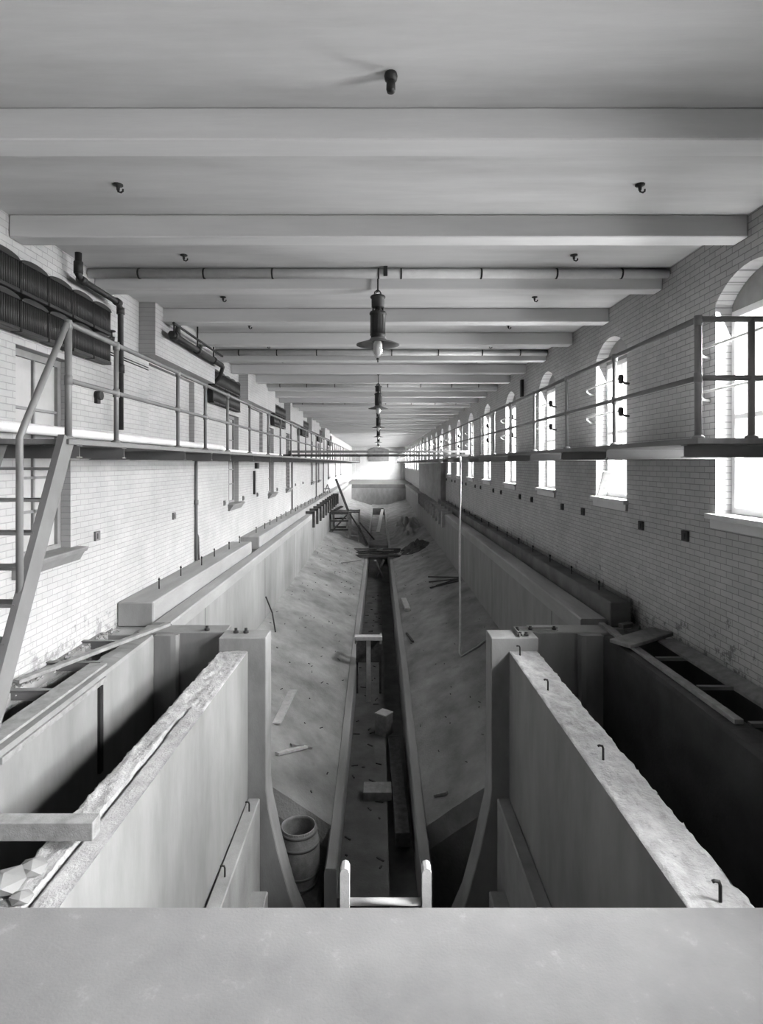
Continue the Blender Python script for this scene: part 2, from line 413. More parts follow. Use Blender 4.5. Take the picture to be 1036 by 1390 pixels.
solo('trough_floor', MB().box(-.638, .17, 8.97, 66, TD-.6, TD), M['trough'], 'muddy cement floor along the bottom of the trough', 'ground', None, None, 0, False)
solo('trough_silt', MB().box(-.636, .636, 41, 65.58, TD+.001, EYE-5.72), M['bed'], 'pale silt filling the far part of the trough', 'ground', None, None, .0, False)
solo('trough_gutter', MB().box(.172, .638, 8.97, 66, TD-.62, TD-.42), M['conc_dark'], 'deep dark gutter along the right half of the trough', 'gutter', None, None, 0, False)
rows = []
for Y in [y for y in ys if y > 65.9]:
    rows.append([(-.8+1.6*j/8, Y, bedz(.8, Y) - .08*(1-abs(j-4)/4)) for j in range(9)])
solo('tank_bed', MB().grid(rows), M['bed'], 'strip of sloping tank bed behind the trough end block', 'ground', None, None, 0, False)
solo('end_block', MB().box(-.62, .55, 65.6, 65.95, EYE-6.6, EYE-4.98), M['conc_dark'], 'square dark block closing the far end of the trough', 'block', None, None, .02)
solo('tank_end_wall', MB().box(-TW+.005, TW-.005, TEND, TEND+.34, DEEP, EYE-3.12), M['conc_cop'], 'grey concrete end wall across the far end of the tank', 'wall', None, None, .02, False)

# coping kerbs and ledges with anchor rods
c = MB().prism([(-TW+.03, -.17), (-TW+.03, .02), (-TW+.01, .05), (-3.60, .05), (-3.64, .03), (-3.64, -.059), (-TW+.001, -.059), (-TW+.001, -.17)], 9.45, TEND, 'y')
solo('tank_coping', c, M['conc_cop'], 'grey concrete coping along the top of the left tank wall', 'coping', 'tank copings', None, 0, False)
c = MB().prism([(TW-.06, -.2), (TW-.06, .05), (TW-.04, .07), (3.70, .07), (3.72, .05), (3.72, -.059), (TW-.001, -.059), (TW-.001, -.2)], 9.6, TEND, 'y')
solo('tank_coping', c, M['conc_cop'], 'raised concrete coping beam along the top of the right tank wall', 'coping', 'tank copings', None, 0, False)
GZ = -.06
for a, b, lab in ((9.57, 17.0, 'near length of concrete ledge against the left wall, before the gap'), (18.1, 72.0, 'long far length of concrete ledge against the left wall, beyond the gap')):
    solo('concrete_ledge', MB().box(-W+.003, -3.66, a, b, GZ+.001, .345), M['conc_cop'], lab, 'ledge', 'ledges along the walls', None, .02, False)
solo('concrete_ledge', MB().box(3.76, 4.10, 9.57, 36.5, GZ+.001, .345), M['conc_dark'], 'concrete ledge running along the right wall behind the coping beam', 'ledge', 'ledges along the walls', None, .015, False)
def rod(x, y, z, h, lab, grp):
    mb = MB().tube([(x, y, z), (x, y, z+h)], .011, 6); mb.tube([(x, y, z+h-.045), (x, y, z+h-.015)], .02, 6)
    return solo('anchor_rod', mb, M['iron'], lab, 'rod', grp)
yy = 10.6; i = 0
while yy < 45:
    i += 1
    if not 16.9 < yy < 18.2:
        rod(-3.93 + random.uniform(-.05, .05), yy, .345, .2, 'iron anchor rod standing in the left ledge, %s from the near end' % nth(i), 'anchor rods in the left ledge')
    yy += 1.22
for i in range(16):
    rod(3.93, 10.5 + 1.5*i, .345, .17, 'iron anchor rod standing in the right ledge, %s from the near end' % nth(i+1), 'anchor rods in the right ledge')

# ------------------------------------------------------------------ near end: bulkhead, dividing walls, pits
def uprof():
    pts = [(1.633, .07), (1.633, EYE-4.72), (1.60, EYE-5.0), (1.537, EYE-5.29), (1.46, EYE-5.65), (1.366, EYE-6.0), (1.27, EYE-6.35), (1.1, EYE-6.75), (.8, EYE-7.15), (.45, EYE-7.35), (0, EYE-7.42)]
    return pts
u = uprof()
inner = [(-x, z) for x, z in u] + u[::-1][1:]
poly = [(-2.32, DEEP), (-2.32, .07)] + inner + [(2.32, .07), (2.32, DEEP)]
bk = thing('tank_bulkhead', 'pale concrete bulkhead with a tall U-shaped opening across the near end of the tank', 'wall', (0, 8.75, DEEP))
MB().prism(poly, 8.54, 8.96, 'y').build('arch_frame', M['conc_light'], bk, bevel=.012)
for sx in (-1, 1):
    x0, x1 = sorted((sx*2.322, sx*(TW+.3)))
    MB().prism([(x0, DEEP), (x0, .05), (x1, .05), (x1, DEEP)], 8.9, 9.31, 'y').build('wing_wall', M['conc_smooth'], bk, bevel=.012)
    a, b = sorted((sx*2.99, sx*(TW-.003)))
    MB().prism([(sx*3.0, 8.899), (sx*3.0, 8.84), (sx*3.03, 8.80), (sx*3.1, 8.78), (sx*(TW-.003), 8.78), (sx*(TW-.003), 8.899)], DEEP, .03, 'z').build('corner_pilaster', M['conc_smooth'], bk)
# iron angle plate and bolts on the right pier, bolts on the left one
br_ = thing('iron_angle', 'flat iron angle bracket bolted on top of the right bulkhead pier', 'bracket', (2.1, 8.8, .07))
mb = MB(); mb.box(2.05, 2.09, 8.56, 8.95, .071, .085); mb.box(2.05, 2.72, 8.91, 8.95, .071, .085); mb.box(2.05, 2.064, 8.56, 8.95, .085, .12); mb.box(2.05, 2.72, 8.94, 8.952, .085, .12)
mb.build('angle_iron', M['conc_light'], br_)
for x, y in ((2.07, 8.62), (2.16, 8.62), (2.09, 8.88), (2.30, 8.93), (2.66, 8.93)):
    MB().lathe([(0, .05), (.022, .05), (.022, .02), (.034, .02), (.034, 0), (0, 0)], (x, y, .085), 8).build('bolt', M['iron'], br_)
for i, (x, lab) in enumerate(((-2.62, 'outermost'), (-2.13, 'middle'), (-1.98, 'innermost'))):
    y = 9.0 if x < -2.4 else 8.8
    z = .05 if x < -2.4 else .07
    solo('anchor_bolt', MB().lathe([(0, .07), (.022, .07), (.022, .03), (.04, .03), (.04, 0), (0, 0)], (x, y, z), 8), M['iron'],
         'short iron bolt on top of the left bulkhead pier, %s of three' % lab, 'bolt', 'bolts on the left pier')

def dividing_wall(sx, label):
    """tall concrete wall with a ragged mortar top running toward the viewer"""
    root = thing('dividing_wall', label, 'wall', (sx*2.12, 6.0, DEEP))
    top = EYE - 2.72
    rows = []; caps = []
    N_ = 150
    for i in range(N_+1):
        Y = SLABY + .005 + (8.535 - SLABY)*i/N_
        t = (8.5 - Y)/4.9
        fl_ = .07*t if sx < 0 else .0
        xi = 1.895 + fl_; xo = 2.325 + fl_*1.4
        e1 = .016*noise.noise(Vector((Y*3, sx*5, 1))) + .02*noise.noise(Vector((Y*11, sx*5, 2)))
        e2 = .035*noise.noise(Vector((Y*4, sx*5, 7))) + .035*noise.noise(Vector((Y*13, sx*5, 5)))
        st = 0
        row = [(xi, DEEP), (xi, top-.010)]
        xs = [xi+.012+.3*abs(e1)] + [xi + (xo-xi)*q for q in [.08 + .04*j for j in range(22)]] + [xo - .02 + e2]
        cut = .45 + .10*noise.noise(Vector((Y*1.4, 2, 8)))
        for x in xs:
            q = (x-xi)/(xo-xi)
            h = top + .016*noise.noise(Vector((x*9, Y*6, sx))) + .012*noise.noise(Vector((x*25, Y*22, sx)))
            if sx < 0 and Y < 6.5:      # a crack parts the rough outer half from the smooth inner strip
                if q < cut: h = top - .012 + .004*noise.noise(Vector((x*9, Y*6, sx)))
                if abs(q-cut) < .022: h = top - .05
            row.append((x, h - (.02 if q > .95 else 0)))
        row += [(xo+e2*.5, top-.09+.5*e2), (xo, top-.25), (xo, DEEP)]
        rows.append([(sx*x, Y, z) for x, z in row])
    m = len(rows[0])
    body = MB().grid([[r[j] for j in (0, 1)] for r in rows]); body.grid([[r[j] for j in (m-3, m-2, m-1)] for r in rows])
    body.add([rows[0][j] for j in (0, 1, m-2, m-1)], [(0,1,2,3)])
    body.build('wall_face', M['conc_smooth'], root)
    MB().grid([r[1:m-2] for r in rows]).build('mortar_top', M['conc_top'], root)
    f1 = MB().box(*sorted((sx*1.893, sx*1.715)), SLABY+.01, 8.53, EYE-7.0, EYE-4.84); f1.box(*sorted((sx*1.893, sx*1.50)), SLABY+.01, 8.0, DEEP+.001, EYE-5.8)
    f1.build('stepped_footing', M['conc_light'], root, bevel=.015)
    return root
dividing_wall(-1, 'pale concrete dividing wall with cracked mortar top, left of the U-shaped opening')
dividing_wall(1, 'concrete dividing wall with bright stained top, right of the U-shaped opening')
def hook(x, y, z, lab, grp, flip=1):
    solo('anchor_hook', MB().tube([(x, y, z-.01), (x, y, z+.10), (x-.008*flip, y, z+.125), (x-.035*flip, y, z+.13), (x-.05*flip, y, z+.125)], .011, 8), M['iron'], lab, 'hook', grp)
for i, (px, py) in enumerate(((706, 889), (744, 937), (819, 1031), (978, 1224))):
    Y = F*2.72/(py-629)
    hook((px-514)/F*Y, Y, EYE-2.72, 'bent iron anchor hook in the right dividing wall top, %s from the bulkhead' % nth(i+1), 'hooks in the right dividing wall')
for i, Y in enumerate((8.2, 6.9)):
    hook(-1.80, Y, EYE-4.84, 'bent iron anchor hook in the left wall footing, %s' % ('farther one' if i == 0 else 'nearer one'), 'hooks in the left wall footing')

# outer pit walls and the narrow trenches behind them
for sx, w in ((-1, 'left'), (1, 'right')):
    root = thing('pit_wall', 'concrete outer wall of the %s pit beside the narrow trench' % w, 'wall', (sx*3.5, 6, DEEP), 'outer pit walls')
    rows = []
    for i in range(101):
        Y = SLABY + .005 + (8.775 - SLABY)*i/100
        e = .02*noise.noise(Vector((Y*3, sx, 4))) + .012*noise.noise(Vector((Y*12, sx, 4)))
        rows.append([(sx*x, Y, z) for x, z in ((TW, DEEP), (TW, .0), (TW+.015, .045), (TW+.16, .05+e), (TW+.3+e, .04+e*.5), (TW+.3, -.05), (TW+.3, -1.5))])
    MB().grid(rows, False).build('wall_face', M['conc_smooth'] if sx < 0 else M['tar'], root)  # right face coloured near-black to stand for the pit's shade
    x0, x1 = sorted((sx*(TW+.302), sx*(W-.003)))
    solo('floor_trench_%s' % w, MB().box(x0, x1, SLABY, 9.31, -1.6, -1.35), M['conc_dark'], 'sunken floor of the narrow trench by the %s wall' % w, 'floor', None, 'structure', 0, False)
    if sx > 0: solo('trench_lining', MB().box(W-.06, W-.003, SLABY, 9.0, -1.349, .008), M['tar'], 'dark tarred footing under the right brick wall inside the trench', 'footing', None, None, 0, False)  # added dark sheet, its colour stands for shade inside the trench
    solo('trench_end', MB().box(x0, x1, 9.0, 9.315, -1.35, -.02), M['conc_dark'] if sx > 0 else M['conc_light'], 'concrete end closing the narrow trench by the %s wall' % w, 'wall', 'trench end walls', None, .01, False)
# left trench: steel struts, planks
for i, y in enumerate((8.45, 7.55, 6.62, 5.7, 4.8)):
    mb = MB(); mb.box(-W+.003, -TW-.2, y-.035, y+.035, .052, .062); mb.box(-W+.003, -TW-.305, y-.006, y+.006, -.06, .052)
    solo('steel_strut', mb, M['steel'], 'steel T strut across the left trench, %s from the far end' % nth(i+1), 'strut', 'struts across the left trench')
mb = MB().beam((-3.25, 9.1, .118), (-4.12, 6.7, .118), .10, .045); solo('plank', mb, M['wood_grey'], 'narrow plank laid diagonally over the left trench struts', 'plank', bevel=.004)
mb = MB().beam((-3.52, 7.4, .078), (-3.50, 4.0, .1), .22, .03); solo('plank', mb, M['wood_grey'], 'broad board lying along the top of the left pit wall', 'plank', bevel=.004)
mb = MB().box(-TW-.06, -TW+.012, 4.0, 6.3, -.02, .02); 
solo('batten', MB().box(-TW+.002, -TW+.03, 5.2, 7.2, -.06, .0), M['wood_grey'], 'thin grey batten nailed under the left pit wall edge', 'batten', bevel=.003)
solo('steel_channel', MB().box(-TW+.001, -TW+.035, 7.02, 7.10, -1.1, -.07), M['iron'], 'dark iron channel running down the left pit wall face', 'channel')
solo('cross_timber', MB().box(-3.65, -2.0, 4.12, 4.24, -.045, .085), M['wood_grey'], 'square timber laid across the left pit near the floor edge', 'timber', bevel=.005)
for i, (x, y, r) in enumerate(((-2.38, 3.74, .12), (-2.30, 3.92, .08), (-2.22, 3.66, .06))):
    bm_ = bmesh.new(); bmesh.ops.create_icosphere(bm_, subdivisions=1, radius=r)
    q = MB().add([Vector((v.co.x*1.3, v.co.y, v.co.z*.6))*(1+.35*noise.noise(v.co*11+Vector((i*7+2, 0, 0)))) + Vector((x, y, -.12+r*.5)) for v in bm_.verts], [[v.index for v in f.verts] for f in bm_.faces]); bm_.free()
    solo('mortar_lump', q, M['conc_smooth'], 'broken mortar lump on the left dividing wall by the cross timber, %s' % ('largest', 'middle one', 'smallest')[i], 'rubble', 'mortar lumps on the left dividing wall')
# right trench: boards and struts
a = P(803, 852, 9.35); b = P(906, 986, 5.98)
solo('plank', MB().beam((3.50, 9.25, .077), (3.52, 5.75, .077), .09, .05), M['wood_grey'], 'long narrow timber lying along the top of the right pit wall', 'plank', bevel=.004)
solo('plank', MB().beam((3.30, 8.05, .135), (4.12, 8.55, .165), .34, .05), M['wood_grey'], 'short wide board laid across the right trench by the wall', 'plank', bevel=.006)
mb = MB().grid([[(3.93+.0*i + .02*i, 8.3-.26*i, .12 - .012*i), (4.17+.008*i, 8.3-.26*i, .13+.01*math.sin(i*.6))] for i in range(11)], True)
mb.grid([[(3.93+.02*i, 8.3-.26*i, .085 - .012*i), (4.17+.008*i, 8.3-.26*i, .095+.01*math.sin(i*.6))] for i in range(11)], True)
for s_ in (0, 1):
    mb.grid([[((3.93+.02*i) if s_ == 0 else (4.17+.008*i), 8.3-.26*i, z + (-.012*i if s_ == 0 else .01+.01*math.sin(i*.6))) for z in (.085, .12)] for i in range(11)], False)
solo('plank', mb, M['wood_grey'], 'long warped board lying along the foot of the right wall over the trench', 'plank')
for i, y in enumerate((7.75, 6.75, 5.8)):
    solo('steel_strut', MB().box(TW+.301, W-.062, y-.03, y+.03, .012, .052), M['steel'], 'steel strut across the right trench, %s from the far end' % nth(i+1), 'strut', 'struts across the right trench')
for i, (x, y, z, r) in enumerate(((3.9, 9.05, -.02, .2), (4.02, 9.2, -.02, 1.0), (3.85, 9.18, .045, .5))):
    q = MB().beam((x-.11*math.cos(r), y-.11*math.sin(r), z+.035), (x+.11*math.cos(r), y+.11*math.sin(r), z+.035), .1, .065)
    solo('loose_brick', q, M['conc_dark'], 'loose dark brick on the trench end by the right ledge, %s' % ('leftmost', 'nearest the wall', 'lying on top')[i], 'brick', 'loose bricks by the right ledge', None, .006)
# rubble along the left wall foot
mb = MB()
for i in range(130):
    y = random.uniform(4.6, 9.5); x = -W + .07 + random.random()**2*.2; r = random.uniform(.012, .04)
    v = [Vector((random.uniform(.6, 1)*a_, random.uniform(.6, 1)*b_, random.uniform(.6, 1)*c_))*r for a_, b_, c_ in ((1,0,0),(-1,0,0),(0,1,0),(0,-1,0),(0,0,1),(0,0,-1))]
    zz = .02 if y < 9 else -.01
    mb.add([q + Vector((x, y, zz+r*.5)) for q in v], [(0,2,4),(2,1,4),(1,3,4),(3,0,4),(2,0,5),(1,2,5),(3,1,5),(0,3,5)])
mb.box(-W+.006, -W+.12, 4.2, 9.0, -.12, .02)
solo('rubble', mb, M['conc_light'], 'crumbled mortar and rubble along the foot of the left wall', 'rubble', None, 'stuff', 0, False)

# ------------------------------------------------------------------ walkways and railings
XR = 2.88
DT = EYE + .225
def walkway(sx, posts, joists, yend, name_side):
    deck0 = posts[0] - .08
    root = thing('walkway', 'narrow boarded walkway on steel joists along the %s wall' % name_side, 'walkway', (sx*3.5, deck0, DT-.17), 'wall walkways')
    x0, x1 = sorted((sx*(XR-.05), sx*(W-.003)))
    MB().box(x0, x1, deck0, yend, DT-.05, DT).build('deck_boards', M['deckw'], root, bevel=.004)
    for j in joists:
        mb = MB(); xa, xb = sorted((sx*(XR-.02), sx*(W-.003)))
        mb.box(xa, xb, j, j+.012, DT-.16, DT-.051); mb.box(xa, xb, j-.05, j+.06, DT-.17, DT-.16); mb.box(xa, xb, j-.05, j+.06, DT-.06, DT-.0505)
        mb.build('joist', M['steel'], root)
    rl = thing('pipe_railing', 'two-rail grey pipe railing along the edge of the %s walkway' % name_side, 'railing', (sx*XR, posts[0], DT), 'pipe railings')
    H = 1.075; xr = sx*XR
    yl = posts[-1]
    MB().tube([(xr, posts[0], DT+H), (xr, yl, DT+H)], .026, 10).build('top_rail', M['steel_r'], rl)
    MB().tube([(xr, posts[0], DT+.545), (xr, yl, DT+.545)], .024, 10).build('middle_rail', M['steel_r'], rl)
    for i, y in enumerate(posts):
        pm = MB().tube([(xr, y, DT+.001), (xr, y, DT+H)], .026 if i else .032, 10).build('post', M['steel_r'], rl)
        MB().tube([(xr, y, DT+.50), (xr, y, DT+.59)], .036, 10).build('rail_fitting', M['steel_r'], pm)
        MB().tube([(xr, y, DT+H-.06), (xr, y, DT+H-.03), (xr, y, DT+H+.03)], [.034, .038, .034], 10).build('rail_fitting', M['steel_r'], pm)
        MB().lathe([(0, 0), (.055, 0), (.055, .015), (.03, .03)], (xr, y, DT+.001), 10).build('base_flange', M['steel_r'], pm)
    return root, rl
lp = [5.47, 6.47, 8.46, 9.8, 11.24, 13.17, 15.36, 17.3, 19.4]
while lp[-1] < 90: lp.append(lp[-1] + 1.95)
lj = [5.63, 6.62, 8.7, 10.1, 11.4, 13.5, 15.6]
while lj[-1] < 90: lj.append(lj[-1] + 1.95)
walkway(-1, lp, lj, 92, 'left')
rp = [5.31, 7.19, 9.01, 10.9, 12.87, 14.7, 16.6]
while rp[-1] < 90: rp.append(rp[-1] + 1.88)
rj = [y + .2 for y in rp]
wk, rrl = walkway(1, rp, rj, 92, 'right')
# return of the right railing to the wall
for z, nm in ((DT+1.075, 'return_top_rail'), (DT+.545, 'return_middle_rail')):
    MB().tube([(XR, 5.31, z), (W-.01, 5.31, z)], .026, 10).build(nm, M['steel_r'], rrl)
mb = MB().tube([(3.36, 5.31, DT+.001), (3.36, 5.31, DT+1.075)], .028, 10); mb.lathe([(0,0),(.055,0),(.055,.015),(.03,.03)], (3.36, 5.31, DT+.001), 10)
mb.build('post', M['steel_r'], rrl)
# steep stair at the near end of the left walkway
st = thing('steep_stair', 'steep steel stair going down from the near end of the left walkway', 'stair', (-3.2, 4.1, .09))
top_s = Vector((-2.86, 5.44, DT-.0)); bot_s = Vector((-2.88, 4.14, .10))
for xo in (0, -.62):
    a = top_s + Vector((xo, 0, 0)); b = bot_s + Vector((xo, 0, 0))
    d_ = (b-a).normalized(); nrm = Vector((0, d_.z, -d_.y))
    mb = MB().beam(a, b, .012, .17)
    for s_ in (-1, 1): mb.beam(a + nrm*.085*s_ + Vector((-.025, 0, 0)), b + nrm*.085*s_ + Vector((-.025, 0, 0)), .06, .012)
    mb.build('stringer', M['steel'], st)
for i in range(1, 10):
    t = i/10; p = top_s.lerp(bot_s, t)
    MB().box(-3.47, -2.90, p.y-.1, p.y+.1, p.z-.012, p.z+.012).build('tread', M['steel'], st)
hr = [Vector((-2.88, 5.44, DT+1.06)), Vector((-2.88, 4.80, DT+.10)), Vector((-2.90, 4.76, DT-.02)), Vector((-2.90, 4.76, 1.42))]
MB().tube(hr, .028, 10).build('handrail', M['steel_r'], st)

# gangway timbers over the tank and the rope let down from them
gw = thing('gangway', 'pair of long timbers spanning the tank between the two walkways', 'timber', (0, 19.5, DT))
MB().box(-3.15, 3.1, 19.42, 19.58, DT+.001, DT+.075).build('lower_timber', M['wood_dark'], gw, bevel=.004)
MB().box(-3.0, 3.0, 19.42, 19.58, DT+.125, DT+.20).build('upper_timber', M['wood_grey'], gw, bevel=.004)
for x in (-2.95, 2.9): MB().box(x-.05, x+.05, 19.43, 19.57, DT+.075, DT+.125).build('spacer_block', M['wood_grey'], gw)
rp_ = []
A = P(625, 612, 19.6); B = P(624, 886, 15.55)
for i in range(15):
    t = i/14; p = A.lerp(B, t); p.z -= .25*math.sin(PI*t)*.15; p.x += .012*math.sin(t*9); rp_.append(p)
q = P(626, 893, 15.5); q.z = bedz(q.x, q.y)+.03; rp_.append(q)
for x, y in ((2.4, 15.55), (2.62, 15.6), (2.8, 15.75), (3.05, 15.8)): rp_.append(Vector((x, y, bedz(x, y)+.025)))
solo('rope', MB().tube(rp_, .03, 8), M['wood_pale'], 'rope hanging from the gangway timbers down to the right tank bed', 'rope')

# ------------------------------------------------------------------ ceiling services
for i, y in enumerate((8.62, 14.78, 20.95, 27.1)):
    r_ = .07
    z = CZ - .085
    root = thing('ceiling_pipe', 'white lagged pipe running across under the ceiling, %s from the viewpoint' % nth(i+1), 'pipe', (0, y, z), 'pipes under the ceiling')
    MB().tube([(-W+.02, y, z), (W-.02, y, z)], r_, 14).build('lagging', M['white_pipe'], root)
    for x in (-3.5, -2.55, -1.55, -.0, .33, 1.5, 2.6, 3.55):
        MB().tube([(x-.012, y, z), (x+.012, y, z)], r_+.008, 14).build('strap', M['iron'], root)
    if i == 0: MB().box(-.03+.1, .03+.1, y-.09, y-.07, z-.06, CZ-.001).build('hanger', M['iron'], root)
k = 0
for i in range(22):
    y = 6.04 + 2.04*i - (.0 if i else 0)
    for x, w in ((-2.67, 'left'), (2.68, 'right')):
        mb = MB().lathe([(0, 0), (.05, 0), (.05, -.012), (.02, -.02), (.016, -.06)], (x, y, CZ-.001), 10)
        mb.tube([(x, y, CZ-.05), (x+.0, y, CZ-.075), (x+.03, y, CZ-.085), (x+.05, y, CZ-.07), (x+.05, y, CZ-.05)], .01, 6)
        solo('ceiling_hook', mb, M['iron'], 'small black hook in the %s of the ceiling, bay %s from the viewpoint' % (w, nth(i+1)), 'hook', 'ceiling hooks')
x, y = .09, 4.32
sk = thing('ceiling_socket', 'black lamp socket on the ceiling slab right above the viewpoint', 'socket', (x, y, CZ))
MB().lathe([(0, 0), (.045, 0), (.05, -.02), (.045, -.05), (.02, -.06)], (x, y, CZ-.001), 14).build('canopy', M['iron'], sk)
MB().lathe([(.02, -.05), (.032, -.06), (.034, -.12), (.028, -.14), (0, -.14)], (x, y, CZ-.001), 14).build('socket', M['iron'], sk)

def arc_lamp(y):
    x = -.01; zt = EYE + 2.65
    root = thing('arc_lamp', 'black hanging arc lamp with flat shade and pale globe, first from the viewpoint', 'lamp', (x, y, zt - 1.06), 'hanging arc lamps')
    z = zt - .001
    MB().lathe([(0, .208), (.04, .208), (.04, .195), (.012, .18), (.012, -.11)], (x, y, z), 12).build('hanger', M['iron'], root)
    mb = MB()
    for a in range(4):
        c_, s_ = math.cos(a*PI/2+.6), math.sin(a*PI/2+.6)
        mb.tube([(x, y, z-.07), (x+.055*c_, y+.055*s_, z-.11), (x+.07*c_, y+.07*s_, z-.17)], .008, 6)
    mb.build('hanging_frame', M['iron'], root)
    MB().lathe([(0, -.16), (.10, -.16), (.112, -.175), (.112, -.195), (.095, -.205), (.095, -.33), (.085, -.34), (0, -.345)], (x, y, z), 24).build('top_cap', M['iron'], root)
    mb = MB().lathe([(.03, -.34), (.045, -.37), (.075, -.40), (.09, -.42)], (x, y, z), 20)
    for a in range(4):
        c_, s_ = math.cos(a*PI/2+.3), math.sin(a*PI/2+.3)
        mb.tube([(x+.075*c_, y+.075*s_, z-.33), (x+.075*c_, y+.075*s_, z-.43)], .012, 6)
    mb.build('neck', M['iron'], root)
    mb = MB().lathe([(.0, -.40), (.115, -.40), (.125, -.42), (.125, -.44), (.105, -.455), (.105, -.72), (.115, -.73), (.115, -.75), (.105, -.76), (.108, -.81), (0, -.81)], (x, y, z), 28)
    for a in range(8):
        c_, s_ = math.cos(a*PI/4), math.sin(a*PI/4)
        mb.tube([(x+.106*c_, y+.106*s_, z-.455), (x+.106*c_, y+.106*s_, z-.72)], .006, 6)
    mb.build('lamp_body', M['iron'], root)
    MB().lathe([(.108, -.79), (.14, -.825), (.17, -.835), (.32, -.885), (.322, -.892), (.17, -.845), (.09, -.84)], (x, y, z), 36).build('shade', M['steel'], root)
    og = MB().lathe([(.088, -.84), (.092, -.88), (.090, -.95), (.075, -1.02), (.045, -1.07), (.012, -1.10)], (x, y, z), 24).build('outer_globe', M['glass'], root)
    MB().lathe([(.05, -.84), (.065, -.88), (.07, -.95), (.06, -1.01), (.035, -1.05), (0, -1.07)], (x, y, z), 24).build('inner_globe', M['opal'], root)
    MB().lathe([(.02, -1.085), (.022, -1.11), (.01, -1.125), (.014, -1.14), (0, -1.155)], (x, y, z), 10).build('finial', M['iron'], og)
    return root
lam = arc_lamp(8.75)
for i, k in enumerate((5, 10, 15, 20, 25)):
    dup(lam, (0, 2.04*k, 0), 'black hanging arc lamp with flat shade and pale globe, %s from the viewpoint' % nth(i+2))

# ------------------------------------------------------------------ left wall services
def radiator(y0, z0):
    root = thing('wall_radiator', '', 'radiator', (-4.12, y0+.28, z0), 'wall radiators')
    w = .545; h = .42; xb, xf = -W+.05, -4.09
    MB().box(xb, xf, y0, y0+w, z0+.04, z0+h-.06).build('core', M['radiator'], root)
    mb = MB()
    for j in range(13):
        y = y0 + .022 + (w-.044)*j/12
        mb.tube([(xf, y, z0+.035), (xf, y, z0+h-.05)], .014, 6)
    mb.build('ribs', M['radiator'], root)
    pts = []
    for j in range(17):
        t = j/16; pts.append((y0+w*t, z0+h-.055+.055*math.sin(PI*t)**.5))
    MB().prism([(y0, z0+h-.065)] + pts + [(y0+w, z0+h-.065)], xb-.01, xf+.022, 'x').build('top_header', M['radiator'], root)
    MB().box(xb-.01, xf+.022, y0+.005, y0+w-.005, z0, z0+.045).build('bottom_header', M['radiator'], root, bevel=.006)
    return root
RZ = EYE + 1.50
r0 = None; cnt = 0
banks = ['nearest bank', 'second bank', 'third bank', 'fourth bank', 'fifth bank', 'sixth bank']
for bi, yb in enumerate((5.58, 14.55, 23.05, 31.5, 40.0, 48.5)):
    ncol = 6 if bi == 0 else 5
    for cidx in range(ncol):
        for row in (0, 1):
            y = yb + .572*cidx; z = RZ + .44*row
            lab = 'dark ribbed wall radiator, %s column in the %s row of the %s' % (nth(cidx+1), ('lower', 'upper')[row], banks[bi])
            if r0 is None: r0 = radiator(y, z); r0['label'] = lab; ry, rz = y, z
            else: dup(r0, (0, y-ry, z-rz), lab)
# steam pipes
zt = EYE + 2.5
root = thing('steam_pipe', 'black steam pipe beside the nearest radiators dropping down to the left walkway', 'pipe', (-4.06, 9.2, DT))
MB().tube([(-4.05, 7.95, CZ-.02), (-4.05, 7.95, zt+.05), (-4.05, 8.05, zt), (-4.05, 9.15, zt), (-4.05, 9.25, zt-.08), (-4.05, 9.25, DT+.3)], .045, 12).build('pipe_run', M['iron'], root)
for p0, p1 in (((-4.05, 7.95, zt+.22), (-4.05, 7.95, zt+.06)), ((-4.05, 9.08, zt), (-4.05, 9.2, zt)), ((-4.05, 9.25, zt-.06), (-4.05, 9.25, zt-.16)), ((-4.05, 9.25, zt-.95), (-4.05, 9.25, zt-1.08)), ((-4.05, 7.99, zt), (-4.05, 8.1, zt))):
    MB().tube([p0, p1], .06, 12).build('fitting', M['iron'], root)
vl = thing('radiator_valve', 'small iron valve between the nearest radiators and the steam pipe', 'valve', (-4.12, 9.08, RZ+.42))
MB().tube([(-4.12, 9.02, RZ+.42), (-4.12, 9.16, RZ+.42)], .022, 8).build('valve_body', M['iron'], vl)
MB().lathe([(0, 0), (.05, 0), (.05, .02), (.015, .03), (.015, .1), (.06, .1), (.06, .12), (0, .12)], (-4.12, 9.09, RZ+.43), 12).build('hand_wheel', M['iron'], vl)
zz = EYE + 2.36
root = thing('steam_pipe', 'long thick black steam pipe hung below the ceiling before the second radiators', 'pipe', (-3.78, 10.8, zz))
MB().tube([(-3.78, 10.75, zz), (-3.78, 14.2, zz)], .062, 14).build('pipe_run', M['iron'], root)
MB().tube([(-3.74, 10.75, zz+.2), (-3.74, 14.1, zz+.2)], .025, 8).build('upper_pipe', M['iron'], root)
for y in (10.9, 12.3, 13.5):
    MB().tube([(-3.78, y, zz+.07), (-3.78, y, CZ-.01)], .018, 8).build('hanger', M['iron'], root)
    MB().tube([(-3.78, y-.06, zz), (-3.78, y+.06, zz)], .082, 14).build('coupling', M['iron'], root)
MB().tube([(-3.78, 11.1, zz+.05), (-3.78, 11.1, zz+.16), (-3.78, 11.15, zz+.3), (-3.78, 11.15, CZ-.01)], .05, 10).build('riser', M['iron'], root)
MB().tube([(-3.78, 14.15, zz), (-3.78, 14.3, zz-.02), (-3.86, 14.35, zz-.25), (-4.02, 14.38, zz-.4), (-4.08, 14.5, zz-.45)], .05, 10).build('elbow', M['iron'], root)
root = thing('lagged_pipe', 'white lagged pipe running low along the left wall above the walkway', 'pipe', (-4.1, 5, EYE+.3))
MB().tube([(-W+.12, BACK+.1, EYE+.41), (-W+.12, 15.5, EYE+.41), (-W+.12, 15.8, EYE+.33), (-W+.12, 60, EYE+.33)], .065, 14).build('lagging', M['white_pipe'], root)
